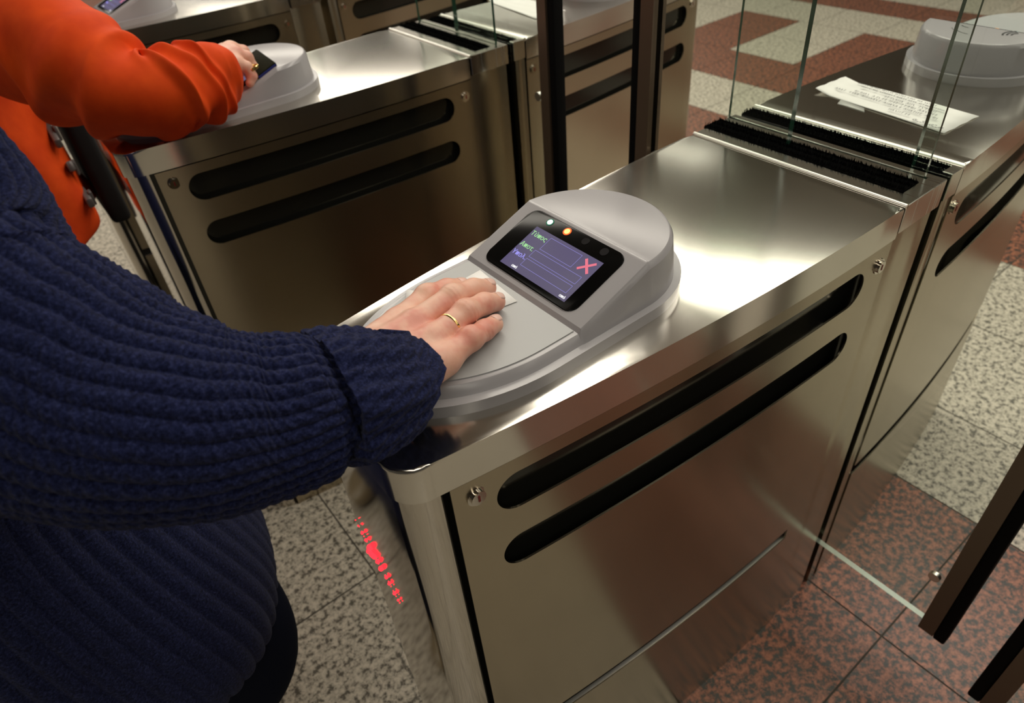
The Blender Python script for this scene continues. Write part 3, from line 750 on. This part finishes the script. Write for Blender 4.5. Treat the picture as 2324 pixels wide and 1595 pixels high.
# eyes and hair (head is above the frame)
for s in (-1, 1):
    bm = bmesh.new(); bmesh.ops.create_uvsphere(bm, u_segments=16, v_segments=10, radius=.013)
    for v in bm.verts: v.co += Vector((-.805, .31 + s * .032, H + .745))
    off(frombm('eye', bm, mat('eye_white', (.8, .78, .75), .2), per), per)
PH, FH = surface_nets(lambda X, Y, Z: np.maximum(ell(X, Y, Z, (-.895, .31, H + .745), (.112, .092, .120)), (X + .855) * .7 - (Z - H - .80)), (-1.03, .20, H + .60), (-.76, .42, H + .89), .006)
off(np_mesh('hair', [(PH, FH)], M_HAIR, per, 4), per)
# wedding ring
def ring_on(center, axis, r, root, m, w_=.0014, name='ring', t=.0009):
    bm = bmesh.new(); ax = Vector(axis).normalized(); s = ax.cross(Vector((0, 0, 1))).normalized(); u = s.cross(ax)
    n_, k_ = 40, 8; vs = []
    for i in range(n_):
        a = 2 * math.pi * i / n_; rd_ = s * math.cos(a) + u * math.sin(a); row = []
        for j in range(k_):
            b_ = 2 * math.pi * j / k_; row.append(bm.verts.new(Vector(center) + rd_ * (r + t * math.cos(b_)) + ax * w_ * math.sin(b_)))
        vs.append(row)
    for i in range(n_):
        for j in range(k_): bm.faces.new((vs[i][j], vs[(i + 1) % n_][j], vs[(i + 1) % n_][(j + 1) % k_], vs[i][(j + 1) % k_]))
    return frombm(name, bm, m, root)
rp, rr_ = FING['ring']
c_ = Vector(rp[0]).lerp(Vector(rp[1]), .50); rg = ring_on((c_.x, c_.y, c_.z + H), Vector(rp[1]) - Vector(rp[0]), .0112, None, M_GOLD)
tag(rg, 'thin gold wedding ring on the hand pressing the paper ticket', 'ring')
# sweater sleeve with knitted ribs
rngw = np.random.RandomState(4); PHS = rngw.rand(64) * 6.28
def knit(d, th, L_):
    n_ = 34; tw = 1.2 * d
    rib = np.abs(np.cos((th + tw) * n_ / 2)) ** .7
    fold = .0045 * np.sin(3 * th + 16 * d) * math.exp(-((d - .30) / .12) ** 2) + .003 * np.sin(2 * th - 30 * d)
    env = min(1, d / .02)
    return .0034 * rib * env + fold * env + .0005 * np.sin(th * n_ + d * 900) * env
SL = [(-0.6209, -0.0540, 0.0588, 0.042, 0.038), (-0.6407, -0.0524, 0.0615, 0.0445, 0.040), (-0.652, -0.0518, 0.0635, 0.0505, 0.0465), (-0.6640, -0.0512, 0.0655, 0.054, 0.051), (-0.6865, -0.0452, 0.0685, 0.059, 0.056), (-0.7126, -0.0378, 0.0768, 0.066, 0.064), (-0.7345, -0.0263, 0.0889, 0.071, 0.07), (-0.7546, -0.0111, 0.0996, 0.074, 0.074), (-0.7724, 0.0066, 0.1129, 0.077, 0.077), (-0.7924, 0.0292, 0.1296, 0.08, 0.08), (-0.8109, 0.0601, 0.151, 0.083, 0.083), (-0.8197, 0.1036, 0.1885, 0.086, 0.086), (-0.86, 0.135, 0.33, 0.088, 0.088), (-0.895, 0.17, 0.42, 0.088, 0.088)]
sleeve = loft([Tz(q) for q in SL], 34, 612, knit, up=(0, 0, 1))
def knit2(d, th, L_): return .004 * np.abs(np.cos(th * 30)) ** .7 + .004 * np.sin(5 * th + d * 9)
TR = [(-.895, .31, -.400, .190, .235), (-.895, .31, -.35, .200, .252), (-.915, .31, -.20, .180, .240), (-.920, .31, -.06, .156, .222), (-.898, .32, .10, .130, .210), (-.915, .325, .26, .135, .215), (-.92, .325, .38, .130, .215), (-.91, .31, .46, .11, .20), (-.915, .31, .52, .065, .09), (-.915, .31, .55, .062, .07)]
trunk = loft([Tz(q) for q in TR], 12, 360, knit2, up=(0, 1, 0))
ARM = [(-.91, .46, .43, .075, .075), (-.95, .51, .30, .07, .07), (-.98, .54, .16, .07, .07), (-.94, .535, .03, .060, .060), (-.88, .505, -.05, .045, .045)]
arm2 = loft([Tz(q) for q in ARM], 12, 160, knit2, up=(0, 1, 0))
sw = off(loft_mesh('sweater', [sleeve, trunk, arm2], M_WOOL, per), per)
# turned back cuff
def cuffd(d, th, L_):
    return .0022 * np.sin(7 * th + 40 * d) + .0010 * np.sin(23 * th + 160 * d) + .0008 * np.sin(41 * th - 300 * d)
CF = [(-.596, -.0445, .0470, .028, .022), (-.5915, -.0435, .0465, .0340, .0280), (-.5890, -.0435, .0465, .0430, .0330), (-.5930, -.0450, .0480, .0490, .0370), (-.604, -.0490, .0520, .0530, .0415), (-.618, -.0520, .0560, .0560, .0455), (-.632, -.0530, .0590, .0575, .0490), (-.640, -.0530, .0600, .0565, .0495), (-.6425, -.0530, .0605, .0500, .0440), (-.640, -.0530, .0605, .0440, .0390)]
cuff = loft([Tz(q) for q in CF], 12, 300, cuffd, caps=False)
off(loft_mesh('cuff', [cuff], M_WOOL, sw), Dummy := type('D', (), {'location': (0, 0, 0)})())
# trousers and shoes
legs = []
for y, dy, xf in ((.215, -.02, -.885), (.40, .12, -.89)):
    legs.append(loft([(-.890, y, H - .16, .085, .105), (-.870, y + dy * .3, H - .36, .135, .120), (-.850, y + dy * .6, .40, .125, .105), (xf, y + dy, .30, .080, .076), (-.90, y + dy * 1.5, .10, .085, .075)], 10, 96, lambda d, th, L_: .003 * np.sin(4 * th + d * 30), up=(0, 1, 0)))
legs.append(loft([(-.890, .30, H - .02, .090, .180), (-.890, .30, H - .12, .098, .190), (-.875, .30, H - .26, .110, .200)], 8, 96, None, up=(0, 1, 0)))
off(loft_mesh('trousers', legs, M_DENIM, per), per)
def shoe(root, x, y, yaw, m, L_=.28, name='shoe'):
    pts = [(0, 0, .035, .030, .034), (.03, 0, .042, .040, .042), (.10, 0, .042, .042, .042), (.17, .004, .036, .048, .036), (.23, .004, .030, .046, .028), (.268, .002, .024, .032, .021), (L_, 0, .020, .012, .012)]
    V, F = loft(pts, 6, 40, None); V[:, 2] = np.maximum(V[:, 2], .002)
    o = loft_mesh(name, [(V, F)], m, root); o.rotation_euler = (0, 0, yaw); o.location = (x - root.location.x, y - root.location.y, 0); return o
shoe(per, -1.00, .19, -.05, M_SHOE); shoe(per, -.985, .635, .06, M_SHOE)

# ------------------------------------------------------------------ person in orange
pe2 = empty('person', (-.80, 1.25, 0), 'person in a loose orange shirt holding a card to the middle left reader', 'person')
W2 = np.array((-.437, .772, .088))
F2D = {  # curled fingers of the right hand, wrapping down over the wallet
 'index': ([(-.375, .822, .092), (-.349, .826, .086), (-.342, .820, .068), (-.352, .812, .060)], [.0115, .0095, .0085, .0075]),
 'middle': ([(-.370, .800, .098), (-.341, .800, .091), (-.334, .796, .072), (-.346, .790, .062)], [.0120, .0100, .0088, .0080]),
 'ring': ([(-.372, .778, .095), (-.345, .775, .088), (-.337, .772, .070), (-.348, .768, .060)], [.0115, .0095, .0086, .0078]),
 'pinky': ([(-.380, .758, .087), (-.357, .752, .080), (-.350, .748, .065), (-.358, .746, .056)], [.0105, .0085, .0078, .0070]),
 'thumb': ([(-.420, .812, .080), (-.395, .832, .066), (-.372, .822, .055), (-.356, .806, .052)], [.0140, .0110, .0092, .0080])}
HO = (-.0286, .0064, -.0135)
F2D = {k: ([(a + HO[0] + (.010 if n_ == 0 else -.004 if n_ > 1 else 0), b_ + HO[1], max(c_ + HO[2], .034)) for n_, (a, b_, c_) in enumerate(p)], r) for k, (p, r) in F2D.items()}
def hand2(X, Y, Z):
    Z = Z - H; d = None
    for k, (p, r) in F2D.items():
        q = finger(X, Y, Z, p, r); d = q if d is None else np.minimum(d, q)
    palm = None
    for k in ('index', 'middle', 'ring', 'pinky'):
        p, r = F2D[k]; q = cap(X, Y, Z, (-.450, .765 + (p[0][1] - .79) * .5, .076), p[0], .019, r[0] + .003); palm = q if palm is None else smin(palm, q, .01)
    palm = smin(palm, cap(X, Y, Z, (-.445, .765, .076), (-.50, .742, .074), .024, .026), .014)
    return smin(d, palm, .005)
P3, F3 = surface_nets(hand2, (-.53, .70, H + .022), (-.34, .87, H + .115), .0014)
def body2(X, Y, Z):
    d = cap(X, Y, Z, (-.45, .745, H + .074), (-.56, .735, H + .080), .026, .036)
    d = smin(d, cap(X, Y, Z, (-.56, .735, H + .080), (-.66, .95, H + .155), .038, .050), .02)
    d = smin(d, cap(X, Y, Z, (-.66, .95, H + .155), (-.76, 1.12, H + .33), .050, .055), .02)
    d = smin(d, cap(X, Y, Z, (-.79, 1.14, H + .33), (-.80, 1.40, H + .33), .055, .055), .05)
    d = smin(d, ell(X, Y, Z, (-.81, 1.25, H + .12), (.085, .15, .25)), .04); d = smin(d, ell(X, Y, Z, (-.81, 1.25, H - .06), (.085, .15, .15)), .04)
    d = smin(d, cap(X, Y, Z, (-.80, 1.25, H + .33), (-.79, 1.25, H + .47), .052, .048), .03); d = smin(d, ell(X, Y, Z, (-.77, 1.25, H + .59), (.096, .076, .122)), .02)
    d = smin(d, cap(X, Y, Z, (-.667, 1.25, H + .57), (-.687, 1.25, H + .60), .011, .008), .008)
    d = smin(d, cap(X, Y, Z, (-.80, 1.41, H + .32), (-.83, 1.49, H + .08), .045, .040), .03); d = smin(d, cap(X, Y, Z, (-.83, 1.49, H + .08), (-.74, 1.46, H - .12), .04, .03), .02)
    for y in (1.17, 1.33): d = smin(d, cap(X, Y, Z, (-.80, y, H - .10), (-.79, y, .09), .065, .036), .02)
    for s in (-1, 1): d = smin(d, ell(X, Y, Z, (-.78, 1.25 + s * .076, H + .58), (.016, .008, .028)), .006)
    return d
P4, F4 = surface_nets(body2, (-.98, .68, .04), (-.42, 1.58, H + .76), .010)
off(np_mesh('body', [(P3, F3), (P4, F4)], M_SKIN, pe2, 3), pe2)
for k in ('index', 'middle', 'ring', 'pinky'):
    p, r = F2D[k]
for s in (-1, 1):
    bm = bmesh.new(); bmesh.ops.create_uvsphere(bm, u_segments=16, v_segments=10, radius=.013)
    for v in bm.verts: v.co += Vector((-.697, 1.25 + s * .032, H + .615))
    off(frombm('eye', bm, bpy.data.materials['eye_white'], pe2), pe2)
PH, FH = surface_nets(lambda X, Y, Z: np.maximum(ell(X, Y, Z, (-.785, 1.25, H + .615), (.112, .092, .120)), (X + .745) * .7 - (Z - H - .67)), (-.93, 1.14, H + .46), (-.65, 1.36, H + .76), .006)
off(np_mesh('hair', [(PH, FH)], M_HAIR, pe2, 4), pe2)
def crease(d, th, L_):
    def fold(d0, w_, a, sk, ph): return 1.7 * a * np.exp(-((d - d0 - sk * np.sin(th + ph)) / w_) ** 2) * (.85 + .15 * np.sin(th + ph + 1.2))
    q = fold(.052, .006, .0060, .012, .3) + fold(.085, .008, .0085, .020, .9) + fold(.112, .006, .0080, .016, .7) + fold(.138, .010, .0075, .030, 1.4) - fold(.125, .006, .004, .016, .8)
    q = q + fold(.20, .016, .012, .03, 2.0) + fold(.27, .03, .010, .05, 2.6) + fold(.34, .02, .008, .06, .4)
    g = .0045 * np.sin(3 * th + 42 * d) * math.exp(-((d - .05) / .05) ** 2) + .0025 * np.sin(6 * th - 90 * d + 1) * math.exp(-((d - .06) / .05) ** 2)
    b_ = .008 * np.sin(2 * th + 11 * d + 1.2) * (1 - math.exp(-(d / .12) ** 2))
    return q + g + b_ - .003 * math.exp(-(d / .006) ** 2)
SL2 = [(-0.4143, 0.7435, 0.071, 0.038, 0.038), (-0.4233, 0.7424, 0.0715, 0.044, 0.044), (-0.4419, 0.7402, 0.0721, 0.05, 0.05), (-0.4736, 0.7304, 0.0719, 0.054, 0.054), (-0.5109, 0.7184, 0.0734, 0.057, 0.057), (-0.5508, 0.7154, 0.0742, 0.06, 0.06), (-0.578, 0.7432, 0.0832, 0.067, 0.067), (-0.6001, 0.7964, 0.1055, 0.076, 0.076), (-0.6247, 0.869, 0.1298, 0.083, 0.083), (-0.6687, 0.966, 0.1492, 0.088, 0.088), (-0.735, 1.06, 0.245, 0.092, 0.092), (-0.76, 1.12, 0.33, 0.09, 0.09)]
s2 = loft([Tz(q) for q in SL2], 30, 220, crease)
T2 = [(-.80, 1.25, -.26, .135, .225), (-.80, 1.25, -.235, .152, .243), (-.80, 1.25, -.12, .140, .222), (-.81, 1.25, .02, .130, .205), (-.81, 1.25, .14, .125, .215), (-.82, 1.25, .24, .12, .225), (-.815, 1.25, .33, .10, .18), (-.80, 1.25, .38, .06, .07)]
t2 = loft([Tz(q) for q in T2], 14, 220, lambda d, th, L_: .010 * np.sin(5 * th + 14 * d) * math.exp(-d / .25) + .006 * np.sin(9 * th - 22 * d) * math.exp(-d / .2), up=(0, 1, 0))
A2 = loft([Tz(q) for q in [(-.80, 1.41, .32, .07, .07), (-.825, 1.47, .20, .068, .068), (-.83, 1.50, .08, .065, .065), (-.80, 1.49, -.03, .055, .055), (-.75, 1.465, -.11, .045, .045)]], 10, 90, None, up=(0, 1, 0))
off(loft_mesh('shirt', [s2, t2, A2], M_ORANGE, pe2), pe2)
l2 = [loft([(-.80, y, H - .15, .10, .10), (-.795, y, .46, .075, .072), (-.79, y, .09, .07, .065)], 10, 60, None, up=(0, 1, 0)) for y in (1.16, 1.35)] + [loft([(-.80, 1.25, H - .12, .10, .17), (-.80, 1.25, H - .27, .11, .19)], 8, 60, None, up=(0, 1, 0))]
off(loft_mesh('trousers', l2, M_BLACKCLOTH, pe2), pe2)
shoe(pe2, -.88, 1.16, 0, M_BLACKCLOTH); shoe(pe2, -.88, 1.35, 0, M_BLACKCLOTH)
# wallet and rings
root = empty('wallet', (-.362, .792, H + .064), 'dark leather wallet held against the reader by the orange sleeved person', 'wallet')
bm = bmesh.new(); add_box(bm, (.004, -.006, -.006), (.040, .066, .009), .003, 2, Matrix.Rotation(math.radians(-20), 3, 'Y') @ Matrix.Rotation(math.radians(10), 3, 'X'))
frombm('cover', bm, mat('dark_olive_leather', (.014, .014, .007), .8, Specular_IOR_Level=.1), root)
bm = bmesh.new(); add_box(bm, (.004, -.006, -.006), (.036, .0675, .004), .0, 1, Matrix.Rotation(math.radians(-20), 3, 'Y') @ Matrix.Rotation(math.radians(10), 3, 'X')); frombm('inner_leaf', bm, mat('blue_card_edge', (.02, .03, .2), .4), root, False)
rg2 = ring_on((-.3770, .7575, H + .0625), (.2, -.1, -1), .0098, None, M_GOLD, .0026, 't', .0012); rg2.name = 'ring'
tag(rg2, 'chunky gold ring on the hand of the orange sleeved person', 'ring')

# black bag hanging beside the person in orange
root = empty('shoulder_bag', (-.626, 1.30, H - .285), 'black shoulder bag hanging in front of the orange sleeved person', 'bag')
bm = bmesh.new(); add_box(bm, (0, 0, .165), (.040, .28, .33), .012, 3)
frombm('bag_body', bm, M_BLACKCLOTH, root)
V, F = loft([(.0, .10, .30, .012, .003), (.0, .09, .40, .012, .003), (-.03, .07, .50, .012, .003), (-.08, .04, .58, .012, .003)], 8, 12, None)
loft_mesh('bag_strap', [(V, F)], M_BLACKCLOTH, root)
# grey strap ends with buckles lying over the shirt hem
root = empty('bag_strap_end', (-.678, 1.105, H - .15), 'grey buckled strap hanging over the hem of the orange shirt', 'strap')
for k, (dy, dz) in enumerate(((.03, .02), (.00, -.035), (.05, .085))):
    bm = bmesh.new(); add_box(bm, (.006, dy, dz), (.012, .085, .020), .004, 2, Matrix.Rotation(math.radians(-20 + 18 * k), 3, 'X'))
    add_box(bm, (.014, dy - .01, dz), (.006, .020, .028), .002, 2)
    frombm('buckle', bm, bpy.data.materials.get('dull_buckle') or mat('dull_buckle', (.16, .15, .15), .4, .4), root)
